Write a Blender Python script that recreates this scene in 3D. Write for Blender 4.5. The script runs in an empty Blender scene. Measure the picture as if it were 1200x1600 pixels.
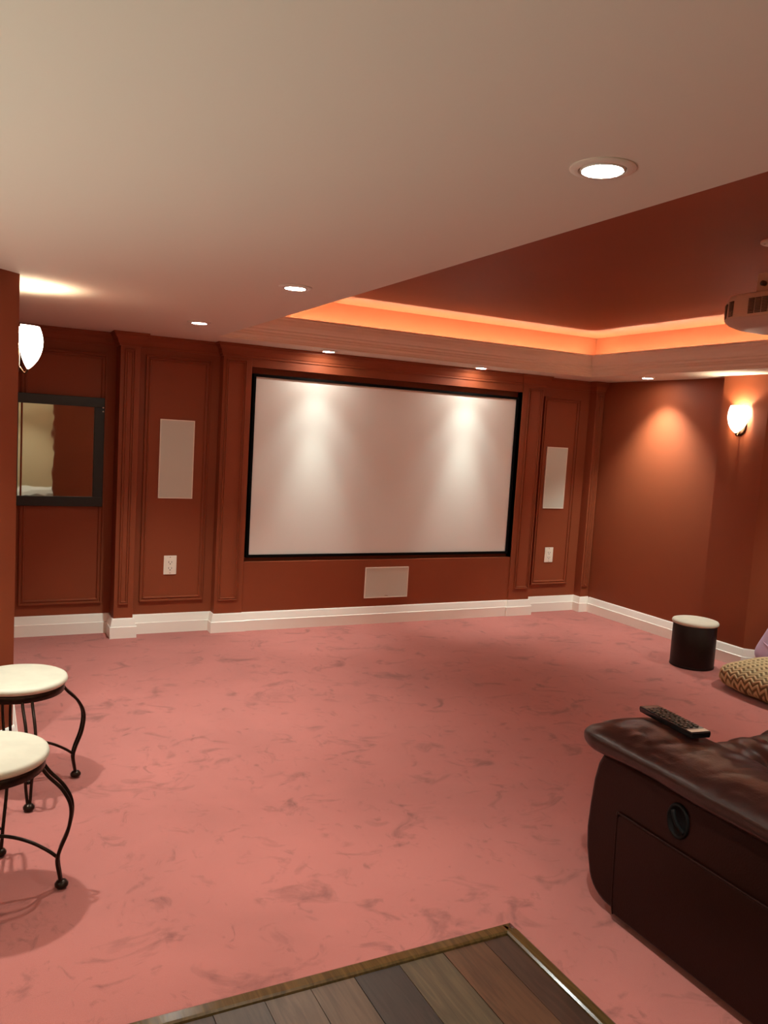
import bpy, math, random
from mathutils import Vector, Matrix, noise
random.seed(7)
S = bpy.context.scene
COL = S.collection
PI = math.pi

# ------------------------------------------------------------------ camera
cam_d = bpy.data.cameras.new('camera'); cam = bpy.data.objects.new('camera', cam_d); COL.objects.link(cam)
yaw, pitch, roll, CH = 0.4694, 0.0958, 0.0599, 1.7399
cy, sy, cp, sp, cr, sr = math.cos(yaw), math.sin(yaw), math.cos(pitch), math.sin(pitch), math.cos(roll), math.sin(roll)
fwd = Vector((sy*cp, cy*cp, -sp)); right = Vector((cy, -sy, 0)); down = fwd.cross(right)
r2 = cr*right - sr*down; d2 = cr*down + sr*right
cam.matrix_world = Matrix(((r2.x, -d2.x, -fwd.x, 0), (r2.y, -d2.y, -fwd.y, 0), (r2.z, -d2.z, -fwd.z, CH), (0, 0, 0, 1)))
cam_d.sensor_fit = 'HORIZONTAL'; cam_d.sensor_width = 36.0; cam_d.lens = 1268.56/1200*36; cam_d.clip_start = 0.05
S.camera = cam

# ------------------------------------------------------------------ world, exposure
W = bpy.data.worlds.new('world'); S.world = W; W.use_nodes = True
W.node_tree.nodes['Background'].inputs[0].default_value = (1, .8, .62, 1)
W.node_tree.nodes['Background'].inputs[1].default_value = 0.0
S.view_settings.view_transform = 'Standard'; S.view_settings.look = 'None'
S.view_settings.exposure = -0.08; S.view_settings.gamma = 1.0; S.view_settings.use_curve_mapping = False
S.cycles.max_bounces = 10; S.cycles.diffuse_bounces = 8; S.cycles.sample_clamp_indirect = 6.0
S.cycles.use_denoising = True

# light settings (the lamps themselves are built with their fixtures)
DOWN_W = 140.0; DOWN_COL = (.90, 1.0, .93); WASH_W = 37.0; CORE_W = 112.0; LENS_STRENGTH = 190.0
SCONCE_W = 14.0; SCONCE_COL = (1.0, .88, .62); FILL_SCONCE_W = 60.0
FILL_UP_W = 172.0; FILL_UP_COL = (.90, 1.0, .86)
COVE_STRENGTH = 190.0; COVE_COL = (1.0, .96, .72)

# ------------------------------------------------------------------ materials
def srgb(r, g, b):
    f = lambda c: (c/255/12.92) if c/255 <= .04045 else ((c/255+.055)/1.055)**2.4
    return (f(r), f(g), f(b), 1)
def mat(name, col, rough=.5, metal=0, spec=.5, bump=0, bscale=60, var=0, vscale=8, coat=0, sheen=0, vcol=None, bdist=.01, detail=4):
    m = bpy.data.materials.new(name); m.use_nodes = True; nt = m.node_tree; N = nt.nodes; L = nt.links
    b = N['Principled BSDF']; b.inputs['Base Color'].default_value = col; b.inputs['Roughness'].default_value = rough
    b.inputs['Metallic'].default_value = metal; b.inputs['Specular IOR Level'].default_value = spec
    b.inputs['Coat Weight'].default_value = coat; b.inputs['Sheen Weight'].default_value = sheen
    tc = N.new('ShaderNodeTexCoord')
    if var or vcol:
        n = N.new('ShaderNodeTexNoise'); n.inputs['Scale'].default_value = vscale; n.inputs['Detail'].default_value = detail
        L.new(tc.outputs['Object'], n.inputs['Vector'])
        r = N.new('ShaderNodeValToRGB'); r.color_ramp.elements[0].position = .35; r.color_ramp.elements[1].position = .68
        c2 = vcol or tuple(min(1, c*(1+var)) for c in col[:3])+(1,)
        c1 = tuple(c*(1-var) for c in col[:3])+(1,)
        r.color_ramp.elements[0].color = c1 if not vcol else col; r.color_ramp.elements[1].color = c2
        L.new(n.outputs['Fac'], r.inputs['Fac']); L.new(r.outputs['Color'], b.inputs['Base Color'])
    if bump:
        n2 = N.new('ShaderNodeTexNoise'); n2.inputs['Scale'].default_value = bscale; n2.inputs['Detail'].default_value = 3
        L.new(tc.outputs['Object'], n2.inputs['Vector'])
        bp = N.new('ShaderNodeBump'); bp.inputs['Strength'].default_value = bump; bp.inputs['Distance'].default_value = bdist
        L.new(n2.outputs['Fac'], bp.inputs['Height']); L.new(bp.outputs['Normal'], b.inputs['Normal'])
    return m
def emat(name, col, strength):
    m = bpy.data.materials.new(name); m.use_nodes = True; b = m.node_tree.nodes['Principled BSDF']
    b.inputs['Base Color'].default_value = (.8, .8, .78, 1); b.inputs['Emission Color'].default_value = tuple(col)+(1,)
    b.inputs['Emission Strength'].default_value = strength
    return m

RED = mat('terracotta_paint', (.255, .060, .022, 1), .6, spec=.25, bump=.08, bscale=350, bdist=.002, var=.03, vscale=2)
CEIL = mat('ceiling_paint', srgb(224, 214, 200), .8, spec=.2, bump=.05, bscale=300, bdist=.002)
MOULD = mat('moulding_paint', srgb(240, 230, 212), .5, spec=.4)
WHITE_TRIM = mat('white_gloss_trim', srgb(248, 244, 232), .35, spec=.5)
BEIGE = mat('beige_paint', srgb(205, 180, 140), .6)
CARPET = mat('carpet', srgb(190, 90, 88), .95, spec=.1, sheen=.25)
BLACK = mat('black_frame', srgb(22, 21, 18), .45, var=.2, vscale=20)
SCREEN = mat('projection_white', srgb(232, 228, 218), .55, spec=.25)
VELVET = mat('black_velvet', srgb(8, 8, 8), .9, spec=.1)
GRILLE = mat('speaker_grille', srgb(206, 206, 190), .7, bump=.25, bscale=900, bdist=.001)
PLATE = mat('plate_plastic', srgb(240, 232, 214), .35)
DARK = mat('dark_slot', srgb(25, 20, 18), .6)
MIRROR = mat('mirror_silver', (.72, .70, .66, 1), .02, metal=1, bump=.06, bscale=2.2, bdist=.02)
TRIMRING = mat('lamp_trim', srgb(226, 214, 200), .4)
NICKEL = mat('satin_metal', srgb(180, 160, 140), .3, metal=1)
BRONZE = mat('bronze', srgb(70, 45, 30), .35, metal=.8, var=.2, vscale=30)
IRON = mat('wrought_iron', srgb(44, 30, 22), .32, metal=.75, var=.25, vscale=40, bump=.1, bscale=120)
CREAM = mat('cream_seat', srgb(208, 199, 178), .6, var=.045, vscale=14, bump=.06, bscale=200, bdist=.002)
DARKLEATHER = mat('dark_drum_leather', srgb(22, 9, 6), .42, spec=.3, bump=.12, bscale=160, bdist=.002)
LILAC = mat('lilac_fabric', srgb(190, 155, 180), .9, sheen=.4, bump=.3, bscale=600, bdist=.001, var=.06)
PROJ = mat('projector_shell', srgb(196, 178, 162), .4)
PROJD = mat('projector_dark', srgb(60, 46, 34), .35)
HANDLE = mat('handle_black', srgb(10, 8, 8), .7, spec=.2)
PLASTIC = mat('remote_black', srgb(14, 13, 13), .22)
BUTTON = mat('remote_buttons', srgb(62, 55, 45), .3)
SILVER = mat('remote_silver', srgb(215, 205, 185), .3, metal=.5)
LENS = emat('downlight_lens', (1, .96, .86), LENS_STRENGTH)
SHADE = emat('sconce_glass', (1, .86, .66), 9)
LED = emat('cove_led', COVE_COL, COVE_STRENGTH)

def leather(name, col, wr, spec=.5):
    m = mat(name, col, .3, spec=spec); nt = m.node_tree; N = nt.nodes; L = nt.links; b = N['Principled BSDF']
    tc = N.new('ShaderNodeTexCoord')
    v = N.new('ShaderNodeTexVoronoi'); v.inputs['Scale'].default_value = 170
    n = N.new('ShaderNodeTexNoise'); n.inputs['Scale'].default_value = 7; n.inputs['Detail'].default_value = 4; n.inputs['Distortion'].default_value = .8
    for q in (v, n): L.new(tc.outputs['Object'], q.inputs['Vector'])
    b1 = N.new('ShaderNodeBump'); b1.inputs['Strength'].default_value = .12; b1.inputs['Distance'].default_value = .002
    b2 = N.new('ShaderNodeBump'); b2.inputs['Strength'].default_value = wr; b2.inputs['Distance'].default_value = .012
    L.new(v.outputs['Distance'], b1.inputs['Height']); L.new(n.outputs['Fac'], b2.inputs['Height'])
    L.new(b1.outputs['Normal'], b2.inputs['Normal']); L.new(b2.outputs['Normal'], b.inputs['Normal'])
    r = N.new('ShaderNodeMapRange'); r.inputs['To Min'].default_value = .25; r.inputs['To Max'].default_value = .40
    L.new(n.outputs['Fac'], r.inputs['Value']); L.new(r.outputs['Result'], b.inputs['Roughness'])
    return m
LEATHER = leather('brown_leather', srgb(38, 18, 14), .30, .6)
LEATHER_SIDE = leather('brown_leather_side', srgb(32, 11, 7), .06, .18)

def carpet_nodes(m):
    nt = m.node_tree; N = nt.nodes; L = nt.links; b = N['Principled BSDF']
    tc = N.new('ShaderNodeTexCoord')
    def nz(sc, det, rough=.6, dist=0, stretch=(1, 1, 1)):
        mp = N.new('ShaderNodeMapping'); mp.inputs['Scale'].default_value = stretch
        L.new(tc.outputs['Object'], mp.inputs['Vector'])
        n = N.new('ShaderNodeTexNoise'); n.inputs['Scale'].default_value = sc; n.inputs['Detail'].default_value = det
        n.inputs['Roughness'].default_value = rough; n.inputs['Distortion'].default_value = dist
        L.new(mp.outputs['Vector'], n.inputs['Vector']); return n
    def ramp(n, p0, p1, c0, c1):
        r = N.new('ShaderNodeValToRGB'); e = r.color_ramp.elements
        e[0].position, e[1].position = p0, p1; e[0].color = (c0,)*3+(1,); e[1].color = (c1,)*3+(1,)
        L.new(n.outputs['Fac'], r.inputs['Fac']); return r.outputs['Color']
    def mul(a, c, f=1.0):
        x = N.new('ShaderNodeMix'); x.data_type = 'RGBA'; x.blend_type = 'MULTIPLY'; x.inputs[0].default_value = f
        L.new(a, x.inputs[6]); L.new(c, x.inputs[7]); return x.outputs[2]
    base = N.new('ShaderNodeRGB'); base.outputs[0].default_value = CARPET_COL
    c = mul(base.outputs[0], ramp(nz(1.1, 3, .6, .6), .3, .7, .86, 1.06))
    c = mul(c, ramp(nz(4.2, 5, .62, .9, (1, 1.3, 1)), .56, .70, 1.0, .60))     # trodden pile, brushed the other way
    c = mul(c, ramp(nz(9.5, 4, .6, 1.2, (1.5, 1, 1)), .60, .72, 1.0, .72))
    c = mul(c, ramp(nz(420, 2), .3, .7, .86, 1.1))
    L.new(c, b.inputs['Base Color'])
    bp = N.new('ShaderNodeBump'); bp.inputs['Strength'].default_value = .5; bp.inputs['Distance'].default_value = .004
    L.new(nz(380, 3).outputs['Fac'], bp.inputs['Height']); L.new(bp.outputs['Normal'], b.inputs['Normal'])
CARPET_COL = (.47, .150, .125, 1)
carpet_nodes(CARPET)

def wood(name, c1, c2):
    m = bpy.data.materials.new(name); m.use_nodes = True; nt = m.node_tree; N = nt.nodes; L = nt.links; b = N['Principled BSDF']
    tc = N.new('ShaderNodeTexCoord'); mp = N.new('ShaderNodeMapping'); mp.inputs['Scale'].default_value = (26, 2.2, 20)
    L.new(tc.outputs['Object'], mp.inputs['Vector'])
    n = N.new('ShaderNodeTexNoise'); n.inputs['Scale'].default_value = 1.6; n.inputs['Detail'].default_value = 7; n.inputs['Distortion'].default_value = 1.5
    L.new(mp.outputs['Vector'], n.inputs['Vector'])
    r = N.new('ShaderNodeValToRGB'); r.color_ramp.elements[0].position = .3; r.color_ramp.elements[1].position = .7
    r.color_ramp.elements[0].color = c1; r.color_ramp.elements[1].color = c2
    L.new(n.outputs['Fac'], r.inputs['Fac']); L.new(r.outputs['Color'], b.inputs['Base Color'])
    b.inputs['Roughness'].default_value = .42
    bp = N.new('ShaderNodeBump'); bp.inputs['Strength'].default_value = .15; bp.inputs['Distance'].default_value = .002
    L.new(n.outputs['Fac'], bp.inputs['Height']); L.new(bp.outputs['Normal'], b.inputs['Normal'])
    return m
WOODS = [wood('oak_%s' % k, srgb(*a), srgb(*c)) for k, a, c in (
    ('dark', (50, 33, 24), (70, 48, 36)), ('red', (66, 42, 27), (94, 62, 41)), ('grey', (66, 54, 40), (94, 76, 54)),
    ('slate', (43, 34, 29), (60, 49, 42)), ('tan', (76, 57, 43), (100, 77, 60)), ('mid', (60, 46, 36), (84, 66, 53)))]
NOSING = wood('oak_nosing', srgb(64, 47, 24), srgb(94, 70, 38)); NOSING.node_tree.nodes['Principled BSDF'].inputs['Roughness'].default_value = .19

# ------------------------------------------------------------------ mesh helpers
def mk(name, verts, faces, m, parent=None, smooth=False, bevel=0, bseg=2, sub=0, autosmooth=None):
    me = bpy.data.meshes.new(name); me.from_pydata([tuple(v) for v in verts], [], faces); me.validate(); me.update()
    o = bpy.data.objects.new(name, me); COL.objects.link(o)
    if m: me.materials.append(m)
    if smooth: me.polygons.foreach_set('use_smooth', [True]*len(me.polygons))
    if bevel:
        b = o.modifiers.new('bevel', 'BEVEL'); b.width = bevel; b.segments = bseg; b.limit_method = 'ANGLE'; b.angle_limit = math.radians(40)
        me.polygons.foreach_set('use_smooth', [True]*len(me.polygons))
        w = o.modifiers.new('wn', 'WEIGHTED_NORMAL')
    if sub:
        s = o.modifiers.new('sub', 'SUBSURF'); s.levels = s.render_levels = sub
    if parent:
        o.parent = parent
        o.matrix_parent_inverse = parent_inv(parent)
    return o
def world_of(o):
    mtx = Matrix.LocRotScale(o.location, o.rotation_euler, o.scale)
    return (world_of(o.parent) @ o.matrix_parent_inverse @ mtx) if o.parent else mtx
def parent_inv(p):
    return world_of(p).inverted()
def box_data(x0, x1, y0, y1, z0, z1, off=0):
    v = [(x0, y0, z0), (x1, y0, z0), (x1, y1, z0), (x0, y1, z0), (x0, y0, z1), (x1, y0, z1), (x1, y1, z1), (x0, y1, z1)]
    f = [(0, 3, 2, 1), (4, 5, 6, 7), (0, 1, 5, 4), (1, 2, 6, 5), (2, 3, 7, 6), (3, 0, 4, 7)]
    return v, [tuple(i+off for i in q) for q in f]
def boxes(name, L, m, parent=None, **k):
    V, F = [], []
    for b in L:
        v, f = box_data(*b, off=len(V)); V += v; F += f
    return mk(name, V, F, m, parent, **k)
def box(name, x0, x1, y0, y1, z0, z1, m, parent=None, **k):
    return boxes(name, [(x0, x1, y0, y1, z0, z1)], m, parent, **k)
def sweep_data(path, prof, closed=False, off=0):
    """profile points (d, z): d is the distance to the right of a plan path."""
    n = len(path); V, F = [], []
    for i in range(n):
        P = Vector(path[i])
        def nrm(a, b):
            t = (Vector(b)-Vector(a)).normalized(); return Vector((t.y, -t.x))
        ns = []
        if i > 0 or closed: ns.append(nrm(path[i-1], path[i]))
        if i < n-1 or closed: ns.append(nrm(path[i], path[(i+1) % n]))
        if len(ns) == 2:
            mm = ns[0]+ns[1]; mm = mm/(mm.length_squared/2) if mm.length > 1e-6 else ns[0]
        else: mm = ns[0]
        for d, z in prof:
            q = P+mm*d; V.append((q.x, q.y, z))
    k = len(prof)
    for i in range(n if closed else n-1):
        j = (i+1) % n
        for a in range(k):
            b = (a+1) % k
            F.append((off+i*k+a, off+j*k+a, off+j*k+b, off+i*k+b))
    if not closed:
        F.append(tuple(off+a for a in range(k))); F.append(tuple(off+(n-1)*k+a for a in reversed(range(k))))
    return V, F
def sweep(name, path, prof, m, parent=None, closed=False, **k):
    V, F = sweep_data(path, prof, closed)
    return mk(name, V, F, m, parent, **k)
def rect_mould(name, x0, x1, z0, z1, y, m, parent, w=.036, h=.016):
    """a raised picture-frame moulding lying on a wall that faces -y"""
    prof = [(0, 0), (0, h*.75), (w*.12, h), (w*.28, h), (w*.40, h*.35), (w*.62, h*.30), (w*.72, h*.7), (w*.88, h*.6), (w, 0)]
    V, F = [], []
    cs = [(x0, z0, 1, 1), (x1, z0, -1, 1), (x1, z1, -1, -1), (x0, z1, 1, -1)]
    for cx, cz, sx, sz in cs:
        for a, hh in prof: V.append((cx+sx*a, y-hh, cz+sz*a))
    k = len(prof)
    for i in range(4):
        j = (i+1) % 4
        for a in range(k-1): F.append((i*k+a, j*k+a, j*k+a+1, i*k+a+1))
    return mk(name, V, F, m, parent)
def lathe(name, prof, m, parent=None, seg=48, c=(0, 0, 0), smooth=True, **k):
    V, F = [], []
    for r, z in prof:
        for i in range(seg):
            a = 2*PI*i/seg; V.append((c[0]+r*math.cos(a), c[1]+r*math.sin(a), c[2]+z))
    n = len(prof)
    for j in range(n-1):
        for i in range(seg):
            i2 = (i+1) % seg; F.append((j*seg+i, j*seg+i2, (j+1)*seg+i2, (j+1)*seg+i))
    F.append(tuple(reversed(range(seg)))); F.append(tuple((n-1)*seg+i for i in range(seg)))
    o = mk(name, V, F, m, parent, smooth=smooth, **k)
    if smooth:
        es = o.modifiers.new('split', 'EDGE_SPLIT'); es.split_angle = math.radians(50)
    return o
def catmull(P, n=8):
    P = [Vector(p) for p in P]; out = []
    Q = [P[0]*2-P[1]]+P+[P[-1]*2-P[-2]]
    for i in range(1, len(Q)-2):
        a, b, c, d = Q[i-1:i+3]
        for t in range(n):
            t /= n
            out.append(.5*((2*b)+(c-a)*t+(2*a-5*b+4*c-d)*t*t+(3*b-a-3*c+d)*t**3))
    out.append(P[-1]); return out
def tube_data(P, r, seg=10, off=0):
    P = [Vector(p) for p in P]; V, F = [], []; n = len(P)
    up = Vector((.13, .31, .94))
    for i in range(n):
        t = (P[min(i+1, n-1)]-P[max(i-1, 0)]).normalized()
        a = t.cross(up); a = a.normalized() if a.length > .05 else t.cross(Vector((1, 0, 0))).normalized()
        b = t.cross(a); up = b*(-1) if False else up
        rr = r(i/(n-1)) if callable(r) else r
        for s in range(seg):
            an = 2*PI*s/seg; V.append(P[i]+(a*math.cos(an)+b*math.sin(an))*rr)
    for i in range(n-1):
        for s in range(seg):
            s2 = (s+1) % seg; F.append((off+i*seg+s, off+i*seg+s2, off+(i+1)*seg+s2, off+(i+1)*seg+s))
    F.append(tuple(off+s for s in reversed(range(seg)))); F.append(tuple(off+(n-1)*seg+s for s in range(seg)))
    return V, F
def tubes(name, L, m, parent=None):
    V, F = [], []
    for P, r in L:
        v, f = tube_data(P, r, off=len(V)); V += v; F += f
    return mk(name, V, F, m, parent, smooth=True)
def empty(name, loc, rz=0):
    o = bpy.data.objects.new(name, None); COL.objects.link(o); o.location = loc; o.rotation_euler = (0, 0, rz); o.empty_display_size = .1
    return o
def tag(o, label, cat, group=None):
    o['label'] = label; o['category'] = cat
    if group: o['group'] = group
    return o
def st(o):
    o['kind'] = 'structure'; return o
def cbox_data(cx, cy, cz, hx, hy, hz, n=14, p=4.0):
    """superellipsoid-like soft box"""
    V, F = [], []; idx = {}
    def vid(q):
        k = tuple(round(c, 5) for c in q)
        if k not in idx: idx[k] = len(V); V.append(q)
        return idx[k]
    for ax in range(3):
        for s in (-1, 1):
            for i in range(n):
                for j in range(n):
                    qs = []
                    for di, dj in ((0, 0), (1, 0), (1, 1), (0, 1)):
                        u = -1+2*(i+di)/n; w = -1+2*(j+dj)/n
                        c = [0, 0, 0]; c[ax] = s; c[(ax+1) % 3] = u; c[(ax+2) % 3] = w
                        qs.append(vid(tuple(c)))
                    F.append(tuple(qs) if s > 0 else tuple(reversed(qs)))
    out = []
    for v in V:
        l = (abs(v[0])**p+abs(v[1])**p+abs(v[2])**p)**(1/p)
        out.append((v[0]/l, v[1]/l, v[2]/l))
    return [(cx+hx*a, cy+hy*b, cz+hz*c) for a, b, c in out], F, out

# ------------------------------------------------------------------ room shell
H = 2.40; TZ = 2.795
XR = 5.812                                   # right wall
YP, YC, YB, YA = 6.575, 6.587, 6.68, 6.78    # pilaster faces, centre bay, side panels, left panel
XN = .19                                     # wall of the nook on the left
TX0, TX1, TY0, TY1 = 1.64, 5.30, .55, 6.20   # tray opening lip
OX = .15                                     # how far the tray wall stands back behind the moulding

# carpet and the wood floor
WX, WY = 1.755, 2.245
fl = st(mk('floor', [(-3.2, WY, 0), (WX, WY, 0), (WX, -5, 0), (6.6, -5, 0), (6.6, 7, 0), (-3.2, 7, 0),
    (-3.2, WY, -.05), (WX, WY, -.05), (WX, -5, -.05), (6.6, -5, -.05), (6.6, 7, -.05), (-3.2, 7, -.05)],
    [(0, 1, 4, 5), (1, 2, 3, 4), (6, 11, 10, 7), (7, 10, 9, 8), (0, 6, 7, 1), (1, 7, 8, 2), (2, 8, 9, 3), (3, 9, 10, 4), (4, 10, 11, 5), (5, 11, 6, 0)], CARPET))
sub = st(box('floor_wood', -3.2, WX, -5, WY, -.06, -.016, WOODS[3]))
xs = [1.703, 1.603, 1.437, 1.268, 1.105, .955, .805, .645, .48]
while xs[-1] > -3: xs.append(xs[-1]-.163)
cols = [0, 1, 2, 3, 4, 4, 5, 0]
pl_cache = {}
for i in range(len(xs)-1):
    xa, xb = xs[i+1]+.0012, xs[i]-.0012
    ends = [2.193]; y = 2.193-random.uniform(.9, 1.8) if i > 7 else 2.193-random.uniform(1.2, 2.0)
    while y > -4.6: ends.append(y); y -= random.uniform(1.3, 2.2)
    ends.append(-5)
    for j in range(len(ends)-1):
        k = cols[i] if (i < len(cols) and j == 0) else random.randrange(6)
        o = box('floor_plank', xa, xb, ends[j+1]+.0012, ends[j]-.0012, -.016, -.001+random.uniform(-.0006, .0006), WOODS[k], sub)
# nosing strips around the wood floor
prof = [(-.026, -.016), (-.026, .004), (-.018, .009), (.016, .009), (.024, .005), (.027, -.016)]
def nose(name, p0, p1, cut0=0, cut1=0):
    V = []
    t = (Vector(p1)-Vector(p0)).normalized(); n = Vector((t.y, -t.x))
    for P, cut in ((p0, cut0), (p1, cut1)):
        for d, z in prof:
            q = Vector(P)+n*d+t*(d*cut); V.append((q.x, q.y, z))
    k = len(prof)
    F = [(a, k+a, k+(a+1) % k, (a+1) % k) for a in range(k)]+[tuple(range(k)), tuple(reversed(range(k, 2*k)))]
    return mk(name, V, F, NOSING)
NX, NY = WX-.028, WY-.026
t1 = st(nose('trim_1', (-3.2, NY), (NX-.001, NY), 0, -1)); t1['label'] = 'wooden nosing strip along the far edge of the wood floor'
t2 = st(nose('trim_2', (NX, NY-.001), (NX, -5), -1, 0)); t2['label'] = 'wooden nosing strip along the right edge of the wood floor'
V = []
for hx_, hy_ in ((NX+.012, NY+.012),):
    lathe('screw_head', [(.0001, .0), (.006, .0), (.005, .003), (.0001, .0035)], NICKEL, t2, seg=12, c=(NX+.006, NY-.012, .009))

# ceiling with the tray opening
def ring_faces(name, X0, X1, Y0, Y1, x0, x1, y0, y1, z0, z1, m):
    return boxes(name, [(X0, x0, Y0, Y1, z0, z1), (x1, X1, Y0, Y1, z0, z1), (x0, x1, Y0, y0, z0, z1), (x0, x1, y1, Y1, z0, z1)], m)
st(ring_faces('ceiling', -3.3, 6.7, -5.1, 7.0, TX0, TX1, TY0, TY1, H, H+.03, CEIL))
ti = (TX0-OX, TX1+OX, TY0-OX, TY1+OX)
path_t = [(ti[0], ti[2]), (ti[0], ti[3]), (ti[1], ti[3]), (ti[1], ti[2])]   # clockwise seen from above: room on the right
tray = st(box('ceiling_tray', ti[0]-.05, ti[1]+.05, ti[2]-.05, ti[3]+.05, TZ, TZ+.04, RED))
sweep('tray_side', path_t, [(0, H+.031), (0, TZ), (-.04, TZ), (-.04, H+.031)], RED, tray, closed=True)
lip = [(TX0, TY0), (TX0, TY1), (TX1, TY1), (TX1, TY0)]
crown_p = [(.0006, H+.0005), (-.05, H+.034), (-.06, H+.04), (.050, H+.092), (.084, H+.188), (.114, H+.196), (.114, H+.180),
           (.106, H+.176), (.102, H+.158), (.090, H+.130), (.074, H+.108), (.056, H+.096), (.056, H+.086), (.036, H+.074), (.036, H+.060), (.028, H+.056), (.028, H+.042), (.010, H+.026), (.010, H+.020), (.004, H+.016), (.004, H+.002)]
st(sweep('trim_3', lip, crown_p, MOULD, closed=True))['label'] = 'pale cove moulding around the tray ceiling'
led_path = [(TX0+.005, TY0+.005), (TX0+.005, TY1-.005), (TX1-.005, TY1-.005), (TX1-.005, TY0+.005)]
led = sweep('cove_light_strip', led_path, [(-.012, H+.062), (-.012, H+.074), (.012, H+.074), (.012, H+.062)], LED, closed=True)
tag(led, 'warm orange light strip hidden behind the tray ceiling moulding', 'light strip')

# far (screen) wall
RX0, RX1, RZ0, RZ1, RY = 2.037, 4.785, .590, 2.226, 6.665
V, F = [], []
def quad(*q):
    n = len(V); V.extend(q); F.append(tuple(range(n, n+len(q))))
back = [(-1.0, YA), (1.06, YA), (1.06, YB), (1.9, YB), (1.9, YC)]
for a, b in zip(back, back[1:]): quad((a[0], a[1], 0), (b[0], b[1], 0), (b[0], b[1], H), (a[0], a[1], H))
backr = [(4.9, YC), (4.9, YB), (XR+.3, YB)]
for a, b in zip(backr, backr[1:]): quad((a[0], a[1], 0), (b[0], b[1], 0), (b[0], b[1], H), (a[0], a[1], H))
for x0, x1, z0, z1 in ((1.9, 4.9, 0, RZ0), (1.9, 4.9, RZ1, H), (1.9, RX0, RZ0, RZ1), (RX1, 4.9, RZ0, RZ1)):
    quad((x0, YC, z0), (x1, YC, z0), (x1, YC, z1), (x0, YC, z1))
quad((RX0, YC, RZ0), (RX1, YC, RZ0), (RX1, RY, RZ0), (RX0, RY, RZ0)); quad((RX0, RY, RZ1), (RX1, RY, RZ1), (RX1, YC, RZ1), (RX0, YC, RZ1))
quad((RX0, YC, RZ0), (RX0, RY, RZ0), (RX0, RY, RZ1), (RX0, YC, RZ1)); quad((RX1, RY, RZ0), (RX1, YC, RZ0), (RX1, YC, RZ1), (RX1, RY, RZ1))
quad((RX0, RY, RZ0), (RX1, RY, RZ0), (RX1, RY, RZ1), (RX0, RY, RZ1))
# thickness behind
quad((-1.0, 6.95, 0), (-1.0, 6.95, H), (XR+.3, 6.95, H), (XR+.3, 6.95, 0)); quad((-1, YA, 0), (-1, YA, H), (-1, 6.95, H), (-1, 6.95, 0)); quad((XR+.3, YB, 0), (XR+.3, 6.95, 0), (XR+.3, 6.95, H), (XR+.3, YB, H))
wf = st(mk('wall_far', V, F, RED))
for x0, x1, yb, i0, i1 in ((.99, 1.138, YA, 1.022, 1.102), (1.795, 2.037, YB, 1.82, 1.992), (4.785, 5.035, YB, 4.846, 5.018), (5.705, XR, YB, 5.722, 5.785)):
    p = box('pilaster', x0, x1, YP, yb+.02, 0, H-.001, RED, wf, bevel=.003)
    rect_mould('moulding', i0, i1, .268, 2.272, YP, RED, p, w=.026, h=.015)
for x0, x1, z0, z1, y in ((.305, .922, .245, 2.235, YA), (1.20, 1.72, .262, 2.252, YB), (5.12, 5.588, .284, 2.212, YB)):
    rect_mould('panel_moulding', x0, x1, z0, z1, y, RED, wf, w=.042, h=.022)
plan = [(XN, YA), (.99, YA), (.99, YP), (1.138, YP), (1.138, YB), (1.795, YB), (1.795, YP), (2.037, YP), (2.037, YC), (4.785, YC), (4.785, YP), (5.035, YP), (5.035, YB), (5.705, YB), (5.705, YP), (XR, YP)]
cp_ = [(-.002, H-.001), (-.002, H-.105), (.010, H-.105), (.012, H-.088), (.018, H-.084), (.030, H-.050), (.048, H-.028), (.050, H-.016), (.058, H-.014), (.060, H-.001)]
st(sweep('trim_4', plan, cp_, RED))['label'] = 'terracotta crown moulding stepping around the pilasters'

# right wall with its protruding column and the slanted return
YE, XC, YE2 = 4.955, 5.675, 4.50
rp = [(XR, YP+.1), (XR, YE), (XC, YE), (XC, YE2), (XC+.16, YE2-.17), (XR+.35, YE2-.17), (XR+.35, 2.6), (XR, 2.6), (XR, -5)]
V, F = [], []
for a, b in zip(rp, rp[1:]): quad((a[0], a[1], 0), (b[0], b[1], 0), (b[0], b[1], H), (a[0], a[1], H))
quad((XR+.6, -5, 0), (XR+.6, 6.9, 0), (XR+.6, 6.9, H), (XR+.6, -5, H))
st(mk('wall_right', V, F, RED))
# left wall: 45 degree face towards the viewer, then the nook
CX, CY = .183, 4.378
lp = [(-3.2, -4.7), (-3.2, CY-(CX+3.2)), (CX, CY), (XN, YA+.1)]
V, F = [], []
for a, b in zip(lp[1:], lp[2:]): quad((a[0], a[1], 0), (b[0], b[1], 0), (b[0], b[1], H), (a[0], a[1], H))
quad((XN, YA+.1, 0), (-.2, YA+.1, 0), (-.2, YA+.1, H), (XN, YA+.1, H)); quad((-.2, YA+.1, 0), (-3.5, CY-3.3, 0), (-3.5, CY-3.3, H), (-.2, YA+.1, H))
st(mk('wall_left', V, F, RED))
# behind the viewer: beige hall wall, seen in the mirror
st(box('wall_back', -3.4, 6.8, -5.2, -5.0, 0, H, BEIGE))
st(box('wall_hall', -3.35, -3.2, -5.0, 1.0, 0, H, BEIGE))
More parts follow.
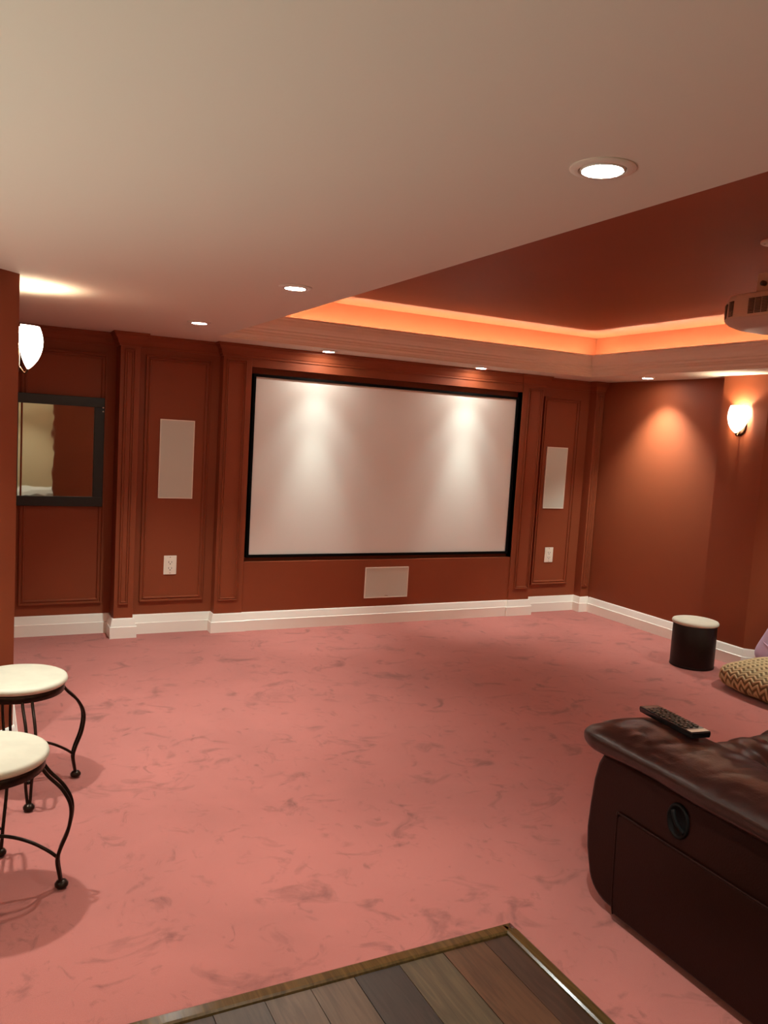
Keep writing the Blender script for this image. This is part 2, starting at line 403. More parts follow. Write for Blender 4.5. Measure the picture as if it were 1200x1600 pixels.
# red partition seen in the mirror
pv = []
random.seed(3)
prt = st(box('wall_partition', 1.30, 2.6, -3.02, -2.9, 0, H, RED))
bb = [(-.002, 0), (-.002, .158), (.008, .158), (.012, .150), (.022, .104), (.024, .094), (.029, .090), (.029, 0)]
st(sweep('baseboard_far', plan, bb, WHITE_TRIM))
st(sweep('baseboard_right', [(XR, YP-.03)]+[(x, y) for x, y in rp[1:]], bb, WHITE_TRIM))
st(sweep('baseboard_left', [(-3.2, CY-(CX+3.2)), (CX, CY), (XN, YA-.03)], bb, WHITE_TRIM))
st(sweep('baseboard_back', [(6, -5.0), (-3.2, -5.0)], bb, WHITE_TRIM))

# ------------------------------------------------------------------ things on the far wall
ps = empty('projection_screen', (3.41, RY, .6)); tag(ps, 'large white fixed projection screen in a black frame', 'screen')
sx0, sx1, sz0, sz1 = 2.0875, 4.741, .6466, 2.1518
YS = 6.625
box('screen_surface', sx0-.005, sx1+.005, YS, YS+.006, sz0-.005, sz1+.005, SCREEN, ps)
fb = .024
for n_, b in (('frame_rail', (sx0-fb, sx1+fb, YS-.016, RY-.001, sz1, sz1+fb)), ('frame_rail', (sx0-fb, sx1+fb, YS-.016, RY-.001, sz0-fb, sz0)),
              ('frame_stile', (sx0-fb, sx0, YS-.016, RY-.001, sz0, sz1)), ('frame_stile', (sx1, sx1+fb, YS-.016, RY-.001, sz0, sz1))):
    box(n_, *b, VELVET, ps, bevel=.003)

def speaker(name, x0, x1, z0, z1, y, label):
    e = empty(name, ((x0+x1)/2, y, z0)); tag(e, label, 'speaker', 'in-wall speakers')
    b = .007
    boxes('rim', [(x0, x1, y-.012, y, z1-b, z1), (x0, x1, y-.012, y, z0, z0+b), (x0, x0+b, y-.012, y, z0+b, z1-b), (x1-b, x1, y-.012, y, z0+b, z1-b)], PLATE, e)
    box('grille', x0+b, x1-b, y-.009, y, z0+b, z1-b, GRILLE, e)
    return e
speaker('wall_speaker', 1.325, 1.603, 1.113, 1.753, YB, 'tall pale grille speaker in the panel left of the screen')
speaker('wall_speaker', 5.200, 5.466, 1.078, 1.709, YB, 'tall pale grille speaker in the panel right of the screen')
sb = speaker('wall_speaker', 3.186, 3.630, .236, .520, YC, 'low wide pale grille speaker in the wall under the screen')
box('badge', 3.395, 3.425, YC-.0105, YC-.009, .250, .257, NICKEL, sb)

def outlet(x0, x1, z0, z1, y, label):
    e = empty('wall_outlet', ((x0+x1)/2, y, z0)); tag(e, label, 'outlet', 'white wall outlets')
    box('cover_plate', x0, x1, y-.008, y, z0, z1, PLATE, e, bevel=.003)
    cx = (x0+x1)/2; w = (x1-x0)*.33; h = (z1-z0)
    box('receptacle', cx-w, cx+w, y-.0105, y-.007, z0+h*.16, z1-h*.16, PLATE, e, bevel=.002)
    sl = []
    for cz in (z0+h*.34, z0+h*.66):
        sl += [(cx-.014, cx-.010, y-.0112, y-.010, cz-.007, cz+.007), (cx+.010, cx+.014, y-.0112, y-.010, cz-.006, cz+.006), (cx-.004, cx+.004, y-.0112, y-.010, cz-.019, cz-.012)]
    for q_ in sl: box('slot', *q_, DARK, e)
    for cz in (z0+h*.08, z1-h*.08):
        box('screw', cx-.004, cx+.004, y-.0095, y-.0075, cz-.004, cz+.004, NICKEL, e)
outlet(1.390, 1.494, .483, .640, YB, 'white outlet plate low in the panel left of the screen')
outlet(5.277, 5.383, .515, .671, YB, 'white outlet plate low in the panel right of the screen')

mi = empty('wall_mirror', (.56, YA, 1.03)); tag(mi, 'black framed mirror hung on the left terracotta wall panel', 'mirror')
mx0, mx1, mz0, mz1, my = .212, .908, 1.029, 1.888, YA-.034
w = .076
for n_, b in (('frame_rail', (mx0, mx1, my, YA, mz1-w, mz1)), ('frame_rail', (mx0, mx1, my, YA, mz0, mz0+w)), ('frame_stile', (mx0, mx0+w, my, YA, mz0+w, mz1-w)), ('frame_stile', (mx1-w, mx1, my, YA, mz0+w, mz1-w))):
    box(n_, *b, BLACK, mi, bevel=.004)
box('mirror_glass', mx0+w-.004, mx1-w+.004, my+.018, YA, mz0+w-.004, mz1-w+.004, MIRROR, mi)
for z in (1.812, 1.782):
    lathe('screw_head', [(.006, -.001), (.006, .002), (.002, .004), (.0001, .004)], SILVER, mi, seg=12, c=(0, 0, 0))
    o = COL.objects[-1]
    o.rotation_euler = (0, 0, 0)
    for v in o.data.vertices: v.co = Vector((mx1-.012+v.co.x, my-v.co.z, z+v.co.y))

# ------------------------------------------------------------------ lamps
def downlight(x, y, label, tilt=(0, 0), energy=DOWN_W, size=1.0, shown=True, spot=92, blend=1.0, core=0):
    e = empty('recessed_downlight', (x, y, H)); tag(e, label, 'downlight', 'recessed ceiling downlights')
    lathe('trim_ring', [(.078, 0), (.078, -.003), (.074, -.006), (.058, -.007), (.055, -.003), (.055, 0)], TRIMRING, e, seg=40, c=(x, y, H))
    lathe('gimbal', [(.0535, 0), (.0535, -.005), (.049, -.009), (.0475, -.004)], TRIMRING, e, seg=36, c=(x, y, H))
    lathe('lens', [(.0475, -.003), (.045, -.0065), (.025, -.009), (.001, -.010)], LENS, e, seg=32, c=(x, y, H))
    l = bpy.data.lights.new('downlight_lamp', 'SPOT'); l.energy = energy; l.color = DOWN_COL; l.spot_size = math.radians(spot); l.spot_blend = blend; l.shadow_soft_size = .035
    o = bpy.data.objects.new('downlight_lamp', l); COL.objects.link(o); o.location = (x, y, H-.035)
    o.rotation_euler = (math.radians(tilt[0]), math.radians(tilt[1]), 0)
    o.parent = e; o.matrix_parent_inverse = parent_inv(e)
    if core:                                                        # the hot centre of a reflector lamp's beam
        l2 = bpy.data.lights.new('downlight_beam', 'SPOT'); l2.energy = core; l2.color = DOWN_COL; l2.spot_size = math.radians(44); l2.spot_blend = 1; l2.shadow_soft_size = .035
        o2 = bpy.data.objects.new('downlight_beam', l2); COL.objects.link(o2); o2.location = (x, y, H-.035)
        o2.parent = e; o2.matrix_parent_inverse = parent_inv(e)
    return e
downlight(1.327, 1.575, 'largest recessed downlight, in the flat ceiling nearest the viewer')
downlight(1.335, 3.69, 'middle recessed downlight of the flat ceiling beside the tray')
downlight(1.314, 5.45, 'recessed downlight above the panel left of the screen', energy=DOWN_W*1.5)
downlight(2.63, 6.385, 'recessed downlight above the left half of the screen', energy=WASH_W, spot=78, core=CORE_W)
downlight(4.16, 6.40, 'recessed downlight above the right half of the screen', energy=WASH_W, spot=78, core=CORE_W)
downlight(5.53, 5.70, 'recessed downlight in the soffit above the right wall', tilt=(0, -8), energy=190, spot=96)
for x, y, where in ((-.22, 3.60, 'above the two round stools'), (1.33, -.45, 'added behind the viewer over the wood floor'), (-1.2, 1.5, 'added left of the viewer'), (5.55, 3.4, 'added in the right soffit past the column'),
                    (5.55, 1.4, 'added in the right soffit behind the recliner'), (3.6, .2, 'added in the soffit behind the tray'), (2.9, -1.1, 'added in front of the red partition'), (.95, -4.2, 'added over the beige hall wall')):
    downlight(x, y, 'recessed downlight outside the picture, '+where, energy=DOWN_W*(1.15 if 'stools' in where else 1))  # unseen downlights added for fill, except the one inferred from the stools' shadows

def sconce(c, nrm, label, power=SCONCE_W):
    """half-bowl of glowing glass on a wall; c = wall point at the top of the shade, nrm = wall normal (plan)"""
    e = empty('wall_sconce', (c[0], c[1], c[2])); tag(e, label, 'sconce', 'wall sconces')
    n = Vector((nrm[0], nrm[1], 0)).normalized(); t = Vector((-n.y, n.x, 0)); C = Vector(c)
    prof = [(0, .84), (.1, .92), (.2, .97), (.32, 1.0), (.44, .985), (.56, .93), (.68, .83), (.78, .69), (.87, .5), (.94, .3), (.985, .12), (1, .03)]
    Wd, Dp, Ht, K = .086, .115, .225, 20
    V, F = [], []
    for u, f in prof:
        for k in range(K+1):
            a = PI*k/K; V.append(C+t*(Wd*f*math.cos(a))+n*(.012+.04*u**3+Dp*f*math.sin(a)*(1-.25*u**3))+Vector((0, 0, -Ht*u)))
    for j in range(len(prof)-1):
        for k in range(K):
            q = j*(K+1)+k; F.append((q, q+1, q+K+2, q+K+1))
    o = mk('glass_shade', V, F, SHADE, e, smooth=True)
    so = o.modifiers.new('thick', 'SOLIDIFY'); so.thickness = .004
    # back plate and bracket
    V = []; F = []
    ring = 24
    for d, r in ((.0, .062), (.008, .062), (.012, .05), (.012, .001)):
        for k in range(ring):
            a = 2*PI*k/ring; V.append(C+t*(r*math.cos(a))+Vector((0, 0, -.165+r*1.3*math.sin(a)))+n*d)
    for j in range(3):
        for k in range(ring):
            k2 = (k+1) % ring; F.append((j*ring+k, j*ring+k2, (j+1)*ring+k2, (j+1)*ring+k))
    mk('back_plate', V, F, BRONZE, e, smooth=True)
    tubes('bracket', [(catmull([C+n*.012+Vector((0, 0, -.215)), C+n*.035+Vector((0, 0, -.245)), C+n*.05+Vector((0, 0, -.235)), C+n*.05+Vector((0, 0, -.222))], 5), .006)], BRONZE, e)
    bulb = C+n*.055+Vector((0, 0, -.05))
    l = bpy.data.lights.new('sconce_lamp', 'POINT'); l.energy = power; l.color = SCONCE_COL; l.shadow_soft_size = .018
    lo = bpy.data.objects.new('sconce_lamp', l); COL.objects.link(lo); lo.location = bulb
    lo.parent = e; lo.matrix_parent_inverse = parent_inv(e)
    return e
sconce((XC, 4.745, 2.145), (-1, 0), 'glowing half-bowl wall sconce on the column of the right wall')
sconce((XN, 4.74, 2.192), (1, 0), 'glowing half-bowl wall sconce peeking out beside the left wall edge')
for c, n_, where in (((-1.6, CY-1.783, 2.1), (1, -1), 'on the slanted left wall'), ((-3.2, -1.2, 2.1), (1, 0), 'on the hall side wall'), ((XR, 1.3, 2.1), (-1, 0), 'on the right wall behind the recliner'),
                     ((XR, -2.0, 2.1), (-1, 0), 'farthest back on the right wall'), ((-.9, -5.0, 2.1), (0, 1), 'left on the beige hall wall'), ((4.2, -5.0, 2.1), (0, 1), 'right on the beige hall wall')):
    sconce(c, n_, 'added fill sconce outside the picture, '+where, power=FILL_SCONCE_W)  # unseen sconces, added to brighten the ceiling and the ambient light

def fill_uplighter(x, y, label):  # invented uplighter out of view, added as neutral fill for the ceiling
    e = empty('added_uplighter', (x, y, 0)); tag(e, label, 'added uplighter', 'added fill uplighters')
    lathe('base', [(.15, 0), (.15, .012), (.13, .024), (.02, .034), (.001, .034)], IRON, e, seg=32, c=(x, y, 0))
    lathe('pole', [(.012, .03), (.012, .68)], IRON, e, seg=16, c=(x, y, 0))
    lathe('bowl', [(r_, z_-.45) for r_, z_ in ((.012, 1.10), (.06, 1.115), (.12, 1.16), (.155, 1.225), (.150, 1.225), (.115, 1.168), (.058, 1.125), (.001, 1.118))], IRON, e, seg=32, c=(x, y, 0))
    l = bpy.data.lights.new('uplight_fill', 'SPOT'); l.energy = FILL_UP_W; l.color = FILL_UP_COL; l.spot_size = math.radians(148); l.spot_blend = .5; l.shadow_soft_size = .06
    o = bpy.data.objects.new('uplight_fill', l); COL.objects.link(o); o.location = (x, y, .75); o.rotation_euler = (PI, 0, 0)
    o.parent = e; o.matrix_parent_inverse = parent_inv(e)
fill_uplighter(-1.7, 2.0, 'added black fill uplighter outside the picture by the slanted left wall')
fill_uplighter(-.9, -3.4, 'added black fill uplighter outside the picture in the hall behind')
fill_uplighter(3.4, -3.2, 'added black fill uplighter outside the picture right of the hall')

# ------------------------------------------------------------------ projector
pj = empty('ceiling_projector', (3.49, 2.80, TZ)); tag(pj, 'beige video projector hanging from the dark tray ceiling', 'projector')
ol = [(3.25, 2.53), (3.25, 2.825), (3.275, 2.885), (3.325, 2.94), (3.40, 2.965), (3.62, 2.965), (3.70, 2.93), (3.73, 2.87), (3.73, 2.53), (3.70, 2.505), (3.28, 2.505)]
cxp, cyp = 3.49, 2.74
lev = [(2.352, .55, .62), (2.358, .72, .80), (2.372, .88, .92), (2.388, .975, .985), (2.392, .985, .99), (2.395, 1.0, 1.0), (2.485, .985, .985), (2.505, .95, .95), (2.512, .85, .85)]
V, F = [], []
for z, s, s2 in lev:
    for x, y in ol: V.append((cxp+(x-cxp)*s, cyp+(y-cyp)*s2, z+(.008 if y > 2.85 else 0)*0))
k = len(ol)
for j in range(len(lev)-1):
    for a in range(k):
        b = (a+1) % k; F.append((j*k+b, j*k+a, (j+1)*k+a, (j+1)*k+b))
F.append(tuple(range(k))); F.append(tuple((len(lev)-1)*k+a for a in reversed(range(k))))
mk('body', V, F, PROJ, pj, bevel=.004)
# vents on the side that faces the viewer
def vent(name, P, Q, z0, z1, ncol, nrow):
    """slotted panel on a vertical face from plan point P to Q"""
    P, Q = Vector((*P, 0)), Vector((*Q, 0)); t = (Q-P); Lw = t.length; t.normalize(); n = Vector((t.y, -t.x, 0))
    if n.x > 0: n = -n
    V, F = [], []
    def slab(u0, u1, za, zb, d):
        o_ = len(V)
        for dd in (-.004, d):
            for u, z in ((u0, za), (u1, za), (u1, zb), (u0, zb)):
                q = P+t*u+n*dd; V.append((q.x, q.y, z))
        F.extend([(o_, o_+1, o_+2, o_+3), (o_+7, o_+6, o_+5, o_+4)]+[(o_+a, o_+4+a, o_+4+(a+1) % 4, o_+(a+1) % 4) for a in range(4)])
    cw = Lw/ncol; rh = (z1-z0)/nrow
    for c in range(ncol):
        for r in range(nrow): slab(c*cw+cw*.1, c*cw+cw*.9, z0+r*rh+rh*.22, z0+r*rh+rh*.86, .0035)
    o = mk(name, V, F, PROJD, pj); o['kind'] = 'stuff'; return o
vent('vent_slots', (3.2495, 2.56), (3.2495, 2.745), 2.405, 2.478, 5, 10)
vent('vent_slots', (3.2515, 2.83), (3.268, 2.868), 2.402, 2.476, 2, 10)
vent('vent_slots', (3.276, 2.888), (3.322, 2.937), 2.400, 2.470, 3, 10)
lathe('lens_ring', [(.045, 0), (.045, .02), (.03, .022), (.028, .005), (.001, .004)], PROJD, pj, seg=24)
o = COL.objects[-1]
for v in o.data.vertices: v.co = Vector((3.51+v.co.x, 2.962+v.co.z, 2.435+v.co.y))
MX, MY = 3.51, 2.83
lathe('mount_plate', [(.075, 0), (.075, -.008), (.07, -.011), (.001, -.011)], PROJ, pj, seg=36, c=(MX, MY, TZ))
lathe('pole', [(.022, -.01), (.022, -.10), (.018, -.11), (.018, -.16)], PROJ, pj, seg=24, c=(MX, MY, TZ))
box('bracket', MX-.055, MX+.055, MY-.05, MY+.05, 2.511, 2.64, PROJ, pj, bevel=.006)
for a in range(4):
    an = PI/4+a*PI/2
    lathe('plate_screw', [(.006, 0), (.006, -.003), (.001, -.004)], NICKEL, pj, seg=10, c=(MX+.055*math.cos(an), MY+.055*math.sin(an), TZ-.011))
tubes('adjust_knob', [([(MX-.075, MY, 2.585), (MX-.054, MY, 2.585)], .013)], PROJD, pj)

# ------------------------------------------------------------------ stools
def stool(c, rot, label):
    e = empty('round_stool', (c[0], c[1], 0)); tag(e, label, 'stool', 'round seat iron stools')
    x, y = c
    lathe('seat', [(.001, .500), (.190, .500), (.203, .504), (.2095, .512), (.2105, .520), (.207, .529), (.198, .5335), (.18, .535), (.001, .536)], CREAM, e, seg=64, c=(x, y, 0))
    lathe('seat_rim', [(.176, .466), (.196, .466), (.198, .470), (.198, .497), (.194, .5005), (.176, .5005)], IRON, e, seg=56, c=(x, y, 0))
    for k in range(4):
        a = rot+k*PI/2; ca, sa = math.cos(a), math.sin(a)
        def P(r, z, off): return (x+r*ca-off*sa, y+r*sa+off*ca, z)
        L = []
        for s in (-1, 1):
            L.append((catmull([P(.186, .478, s*.020), P(.212, .440, s*.020), P(.262, .385, s*.019), P(.291, .318, s*.018), P(.284, .235, s*.016), P(.256, .155, s*.014), P(.247, .112, s*.012), P(.254, .060, s*.008), P(.261, .022, s*.004)], 6), .0068))
        leg = tubes('leg', L, IRON, e)
        lathe('ball_foot', [(.006, .001), (.018, .004), (.024, .012), (.024, .020), (.017, .030), (.006, .034)], IRON, leg, seg=20, c=(x+.262*ca, y+.262*sa, 0))
        tubes('stretcher', [(catmull([P(.249, .118, 0), P(.21, .150, 0), P(.15, .186, 0), P(.08, .210, 0), P(0, .218, 0)], 6), .0065)], IRON, e)
    return e
stool((.19, 3.977), math.atan2(.036, .26), 'cream topped iron stool standing farther back by the left wall')
stool((.045, 3.100), math.atan2(-.053, .237), 'cream topped iron stool standing nearer, in front of the other stool')

# drum stool
ds = empty('drum_stool', (5.27, 4.66, 0)); tag(ds, 'dark brown leather drum stool with a cream round top', 'stool')
DC = (5.272, 4.655, 0)
lathe('drum_body', [(.163, 0), (.168, .004), (.171, .02), (.172, .18), (.171, .345), (.166, .352), (.001, .352)], DARKLEATHER, ds, seg=56, c=DC)
lathe('seat_top', [(.170, .350), (.178, .353), (.182, .360), (.182, .370), (.176, .379), (.160, .384), (.08, .388), (.001, .389)], CREAM, ds, seg=56, c=DC)
lathe('base_band', [(.1725, .002), (.1735, .004), (.1735, .016), (.1725, .018)], DARKLEATHER, ds, seg=56, c=DC)

# ------------------------------------------------------------------ floor cushion with zigzag knit
ZIG = bpy.data.materials.new('zigzag_knit'); ZIG.use_nodes = True
zn = ZIG.node_tree; b = zn.nodes['Principled BSDF']; b.inputs['Roughness'].default_value = .95
at = zn.nodes.new('ShaderNodeAttribute'); at.attribute_name = 'knit'
rp_ = zn.nodes.new('ShaderNodeValToRGB'); rp_.color_ramp.elements[0].color = srgb(112, 88, 58); rp_.color_ramp.elements[1].color = srgb(188, 163, 120)
rp_.color_ramp.elements[0].position = .25; rp_.color_ramp.elements[1].position = .75
zn.links.new(at.outputs['Fac'], rp_.inputs['Fac']); zn.links.new(rp_.outputs['Color'], b.inputs['Base Color'])
def zig_cushion(c, h, rz, label):
    e = empty('floor_cushion', (c[0], c[1], 0)); tag(e, label, 'cushion')
    V, F, U = cbox_data(0, 0, 0, 1, 1, 1, n=150, p=3.4)
    out, att = [], []
    R = Matrix.Rotation(rz, 3, 'Z')
    for v in V:
        p = Vector((v[0]*h[0], v[1]*h[1], v[2]*h[2]))
        # flatten underside, dome on top
        if p.z < 0: p.z = max(p.z*1.0, -h[2]*.97)
        nn = Vector((v[0]/h[0], v[1]/h[1], v[2]/h[2])).normalized()
        side = (1-abs(nn.z))
        # stripes run along x on the top and carry on down the sides
        s = p.y if abs(nn.z) > .45 else p.y
        tt = p.x
        lev_ = math.atan2(p.z, max(1e-4, math.hypot(p.x, p.y)-.1))
        drop = max(0, h[2]*.8-p.z); wy = abs(nn.y)/(abs(nn.x)+abs(nn.y)+1e-6)
        q = p.y+math.copysign(drop*wy, p.y); tt = p.x+math.copysign(drop*(1-wy), p.x)
        tri = abs(((tt/.078) % 1.0)-.5)*2
        w_ = math.sin(2*PI*(q/.047+tri*.85))
        k_ = .5+.5*w_
        k_ = k_*k_*(3-2*k_)
        wob = noise.noise(p*6)*.008+noise.noise(p*2.3+Vector((5, 1, 0)))*.016
        p = p+nn*((k_-.5)*.011+wob)
        out.append(R@p+Vector((c[0], c[1], h[2]*.97))); att.append(k_)
    for i, p in enumerate(out):
        if p.z < .001: out[i] = Vector((p.x, p.y, .001))
    o = mk('cover', out, F, ZIG, e, smooth=True)
    A = o.data.attributes.new('knit', 'FLOAT', 'POINT'); A.data.foreach_set('value', att)
    return e
zig_cushion((5.40, 3.79), (.46, .46, .101), math.radians(-92), 'thick beige zigzag knit floor cushion beside the drum stool')

# lilac cushion leaning on the wall
lc = empty('lilac_cushion', (5.70, 4.10, 0)); tag(lc, 'lilac cushion with a seam, leaning at the wall behind the zigzag cushion', 'cushion')
def soft(name, c, h, rot, m, parent, p=5, n=16, amp=.006, fr=5):
    V, F, U = cbox_data(0, 0, 0, *h, n=n, p=p); R = rot.to_matrix() if hasattr(rot, 'to_matrix') else rot
    out = []
    for v in V:
        q = Vector(v); q = q+Vector(v).normalized()*noise.noise(q*fr+Vector((3.1, .7, 2)))*amp
        out.append(R@q+Vector(c))
    return mk(name, out, F, m, parent, smooth=True)
from mathutils import Euler
soft('cushion_body', (5.70, 4.05, .25), (.07, .27, .24), Euler((math.radians(22), math.radians(10), math.radians(0))), LILAC, lc, p=7)
soft('cushion_seam', (5.685, 4.06, .165), (.076, .276, .006), Euler((math.radians(22), math.radians(10), 0)), LILAC, lc, p=6, amp=0)

# ------------------------------------------------------------------ recliner
rc = empty('recliner_chair', (2.9, 1.6, 0)); tag(rc, 'dark brown leather recliner with plump padded arms', 'armchair')
def side_profile():
    """outline (y, z) of the arm panel, front at large y"""
    P = [(.75, .045), (2.12, .03)]
    for k in range(7):
        a = -PI/2+k/6*(PI/2*.82); P.append((2.16+.125*math.cos(a), .14+.11*math.sin(a)))
    P += [(2.305, .20), (2.312, .28), (2.306, .38), (2.295, .48), (2.278, .55), (2.255, .59), (2.215, .607), (.75, .607)]
    return P
def prism_x(name, prof, x0, x1, m, parent, bevel=.02, bseg=4):
    n = len(prof); V = [(x0, y, z) for y, z in prof]+[(x1, y, z) for y, z in prof]
    F = [tuple(range(n)), tuple(reversed(range(n, 2*n)))]+[(a, n+a, n+(a+1) % n, (a+1) % n) for a in range(n)]
    return mk(name, V, F, m, parent, bevel=bevel, bseg=bseg)
def pillow(name, x0, x1, y0, y1, zl, zt, m, parent, seed=0, droop=.07):
    """stuffed arm pad: soft tube along y with a rounded front end, higher on the outer side"""
    ny, ns = 90, 56; V, F = [], []
    for i in range(ny+1):
        v = i/ny; y = y0+(y1-y0)*v
        d = (y1-y)/.13
        e_ = 1.0 if d > 1 else math.sqrt(max(0, 1-(1-d)**2))*.86+.14*d
        e_ = max(e_, .02)
        cx = (x0+x1)/2; hw = (x1-x0)/2*(.55+.45*e_); cz = (zl+zt)/2-.012*(1-e_); hz = (zt-zl)/2*e_
        for s in range(ns):
            a = 2*PI*s/ns; ca, sa = math.cos(a), math.sin(a)
            pw = .80
            px = math.copysign(abs(ca)**pw, ca); pz = math.copysign(abs(sa)**(.85 if sa > 0 else .6), sa)
            x = cx+hw*px; z = cz+hz*pz - droop*max(0, (px+.25)/1.25)**2*(1 if sa > -.2 else .6)
            q = Vector((x, y, z))
            # puckers and creases in the leather
            f = noise.noise(Vector((x*3+seed, y*4, z*3)))*.012
            wv = noise.noise(Vector((x*5+y*9+seed, y*7-x*9, 1.7)))
            f += -(max(0, 1-abs(wv)*6))*.008*max(0, sa)
            tuck = math.sin((y-y0)*34+3*noise.noise(Vector((x*4, y*3, seed))))*.006*max(0, px)*max(0, sa+.3)
            q = q+Vector((ca, 0, sa))*(f+tuck); V.append(q)
    for i in range(ny):
        for s in range(ns):
            s2 = (s+1) % ns; F.append((i*ns+s, (i+1)*ns+s, (i+1)*ns+s2, i*ns+s2))
    F.append(tuple(range(ns))); F.append(tuple(ny*ns+s for s in reversed(range(ns))))
    return mk(name, V, F, m, parent, smooth=True)
AX0, AX1 = 2.125, 2.52
prism_x('arm_base', side_profile(), AX0, AX1, LEATHER_SIDE, rc, bevel=.028)
# sewn panel on the outer side
pp = [(.78, .03), (2.118, .03), (2.128, .10), (2.138, .385), (2.130, .405), (2.112, .410), (1.9, .408), (.78, .402)]
prism_x('side_panel', pp, AX0-.010, AX0+.02, LEATHER_SIDE, rc, bevel=.009)
tubes('piping', [(catmull([(AX0-.007, y, z) for y, z in pp[1:]], 6), .004)], LEATHER_SIDE, rc)
pad0 = pillow('arm_pad', AX0-.035, AX1+.07, .75, 2.40, .575, .70, LEATHER, rc, 0)
# recline release: recessed cup with a pull handle
def ring_yz(c, prof, seg=28):
    V, F = [], []
    for r, d in prof:
        for k in range(seg):
            a = 2*PI*k/seg; V.append((c[0]-d, c[1]+r*.85*math.cos(a), c[2]+r*1.12*math.sin(a)))
    for j in range(len(prof)-1):
        for k in range(seg):
            k2 = (k+1) % seg; F.append((j*seg+k, j*seg+k2, (j+1)*seg+k2, (j+1)*seg+k))
    F.append(tuple((len(prof)-1)*seg+k for k in range(seg)))
    return V, F
V, F = ring_yz((AX0, 1.865, .505), [(.055, -.01), (.055, .006), (.050, .010), (.044, .008), (.040, .002)])
h_ = mk('recline_handle', V, F, HANDLE, rc, smooth=True)
tubes('pull_lever', [(catmull([(AX0-.006, 1.865-.03, .505-.03), (AX0-.016, 1.865-.005, .505-.002), (AX0-.014, 1.865+.016, .505+.036)], 5), .008)], HANDLE, h_)
# seat: front roll, hollow, second roll
def seat_mesh(name, x0, x1, ys, m, parent, seed):
    nx, ny = 40, len(ys); V, F = [], []
    for y, z in ys:
        for i in range(nx+1):
            u = i/nx; x = x0+(x1-x0)*u
            edge = 1-(2*u-1)**6
            f = noise.noise(Vector((x*6+seed, y*5, .3)))*.008 + math.sin(x*46+2.5*noise.noise(Vector((x*3, y*6, seed))))*.006
            V.append((x, y, z*(.9+.1*edge)+f))
    for j in range(ny-1):
        for i in range(nx):
            q = j*(nx+1)+i; F.append((q, q+1, q+nx+2, q+nx+1))
    o = mk(name, V, F, m, parent, smooth=True)
    so = o.modifiers.new('thick', 'SOLIDIFY'); so.thickness = .05; so.offset = -1
    return o
roll_ = [(2.20+.135*math.cos(a), .40+.105*math.sin(a)) for a in [(-60+k*12)*PI/180 for k in range(21)]]
seat_mesh('leg_rest', 2.50, 3.16, [(2.285, .06), (2.30, .15), (2.30, .25)]+roll_, LEATHER, rc, 2.2)
roll2 = [(1.86+.20*math.cos(a), .385+.11*math.sin(a)) for a in [(-20+k*14)*PI/180 for k in range(13)]]
seat_mesh('seat_cushion', 2.50, 3.16, roll2+[(1.45, .44), (1.3, .44)], LEATHER, rc, 5.1)
box('seat_base', 2.50, 3.16, .8, 2.24, .05, .34, LEATHER_SIDE, rc, bevel=.02)
BX0, BX1 = 3.14, 3.535
prism_x('arm_base', [(y_, z_*.77) for y_, z_ in side_profile()], BX0, BX1, LEATHER_SIDE, rc, bevel=.028)
V = pillow('arm_pad', BX0-.02, BX1+.035, .75, 2.40, .43, .555, LEATHER, rc, 9, droop=.02)
soft('backrest', (2.83, 1.0, .60), (.40, .20, .42), Euler((math.radians(-12), 0, 0)), LEATHER, rc, p=4, amp=.02)
soft('headrest', (2.83, .93, 1.02), (.38, .17, .15), Euler((math.radians(-10), 0, 0)), LEATHER, rc, p=3.5, amp=.02)
for x in (2.26, 3.42):
    for y in (.9, 2.05): box('foot', x-.03, x+.03, y-.03, y+.03, 0, .05, PLASTIC, rc)

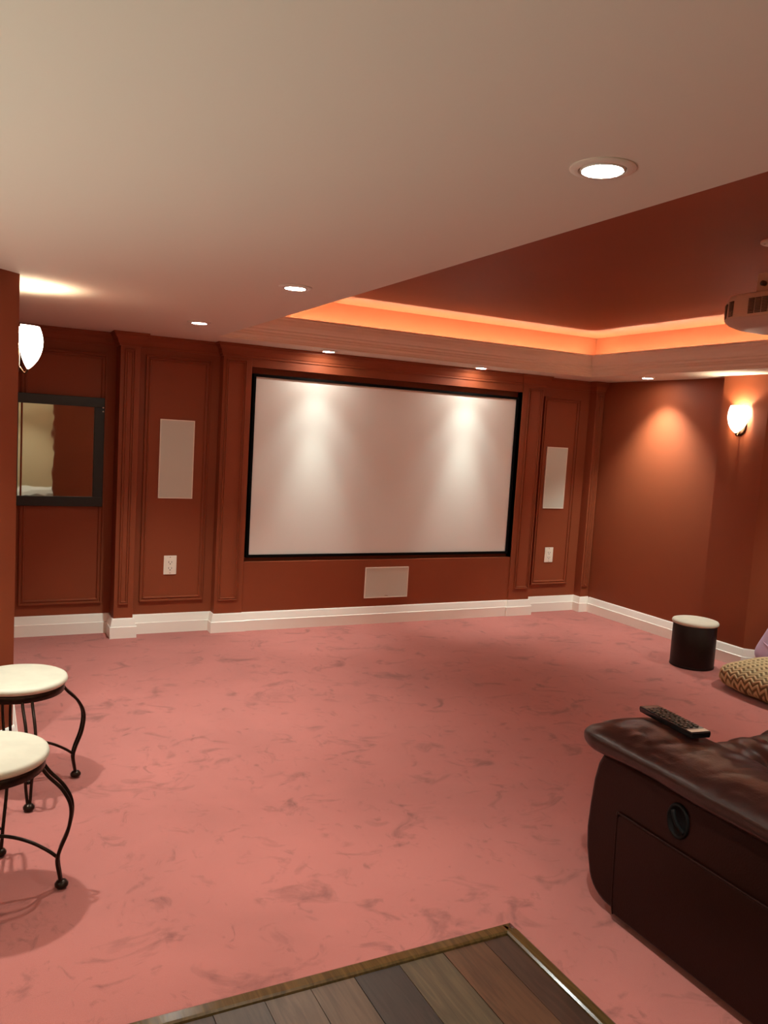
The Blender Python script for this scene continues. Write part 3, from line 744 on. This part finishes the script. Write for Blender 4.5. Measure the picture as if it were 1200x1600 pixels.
# ------------------------------------------------------------------ remote control on the arm
def remote(P0, P1, zz0, zz1, w, label):
    A, B = Vector((*P0, zz0)), Vector((*P1, zz1)); t = (B-A); Ln = t.length; t.normalize()
    s = t.cross(Vector((0, 0, 1))).normalized(); n = s.cross(t)
    e = empty('remote_control', ((A+B)/2)); tag(e, label, 'remote control')
    def Q(u, v, h): return A+t*u+s*v+n*h
    prof = [(-.92, 0), (.92, 0), (1.0, .010), (1.0, .020), (.96, .024), (-.96, .024), (-1.0, .020), (-1.0, .010)]
    st_ = [(0, .9, .3), (.004, .97, 1), (.03, 1, 1), (Ln-.03, 1, 1), (Ln-.004, .97, 1), (Ln, .93, .8)]
    V = [Q(u, v*w/2*sc, .012+(h-.012)*sh) for u, sc, sh in st_ for v, h in prof]; k = 8
    F = [(j*k+a, j*k+(a+1) % k, (j+1)*k+(a+1) % k, (j+1)*k+a) for j in range(len(st_)-1) for a in range(k)]+[tuple(reversed(range(k))), tuple((len(st_)-1)*k+a for a in range(k))]
    mk('case', V, F, PLASTIC, e, bevel=.0015)
    def slab(L, name, m, stuff=False):
        V, F = [], []
        for u0, u1, v0, v1, h in L:
            o_ = len(V)
            for hh in (.0235, h):
                for u, v in ((u0, v0), (u1, v0), (u1, v1), (u0, v1)): V.append(Q(u, v, hh))
            F += [(o_+3, o_+2, o_+1, o_), (o_+4, o_+5, o_+6, o_+7)]+[(o_+a, o_+(a+1) % 4, o_+4+(a+1) % 4, o_+4+a) for a in range(4)]
        o = mk(name, V, F, m, e)
        if stuff: o['kind'] = 'stuff'
        return o
    bt = []
    for r in range(13):
        u = .045+r*(Ln-.095)/12.5
        for c in range(4 if r % 3 else 3):
            nC = 4 if r % 3 else 3
            v = (-.5+(c+.5)/nC)*w*.82; bt.append((u-.005, u+.005, v-w*.07, v+w*.07, .0275))
    slab(bt, 'buttons', BUTTON, True)
    slab([(.012, .036, -w*.4, w*.4, .0245)], 'display_window', BUTTON)
    slab([(Ln-.032, Ln-.006, -w*.45, w*.45, .0246)], 'bottom_strip', SILVER)
    return e
def rest_heights(P0, P1, w):
    # lay the remote on the highest points of the pad under it
    A, B = Vector(P0), Vector(P1); t = (B-A); L = t.length; t.normalize(); s_ = Vector((t.y, -t.x)); lo, hi = [], []
    for v in pad0.data.vertices:
        q = Vector((v.co.x, v.co.y))-A; u = q.dot(t); k = q.dot(s_)
        if -.02 < u < L+.02 and abs(k) < w/2+.01 and v.co.z > .6: (lo if u < L/2 else hi).append((u, v.co.z))
    z0, z1 = max(z for u, z in lo), max(z for u, z in hi)
    lift = max(z-(z0+(z1-z0)*min(1, max(0, u/L))) for u, z in lo+hi)
    return z0+lift+.0015, z1+lift+.0015
RP0, RP1 = (2.425, 2.335), (2.375, 2.02)
rz0, rz1 = rest_heights(RP0, RP1, .088)
remote(RP0, RP1, rz0, rz1, .088, 'black remote control with many buttons lying on the recliner arm')
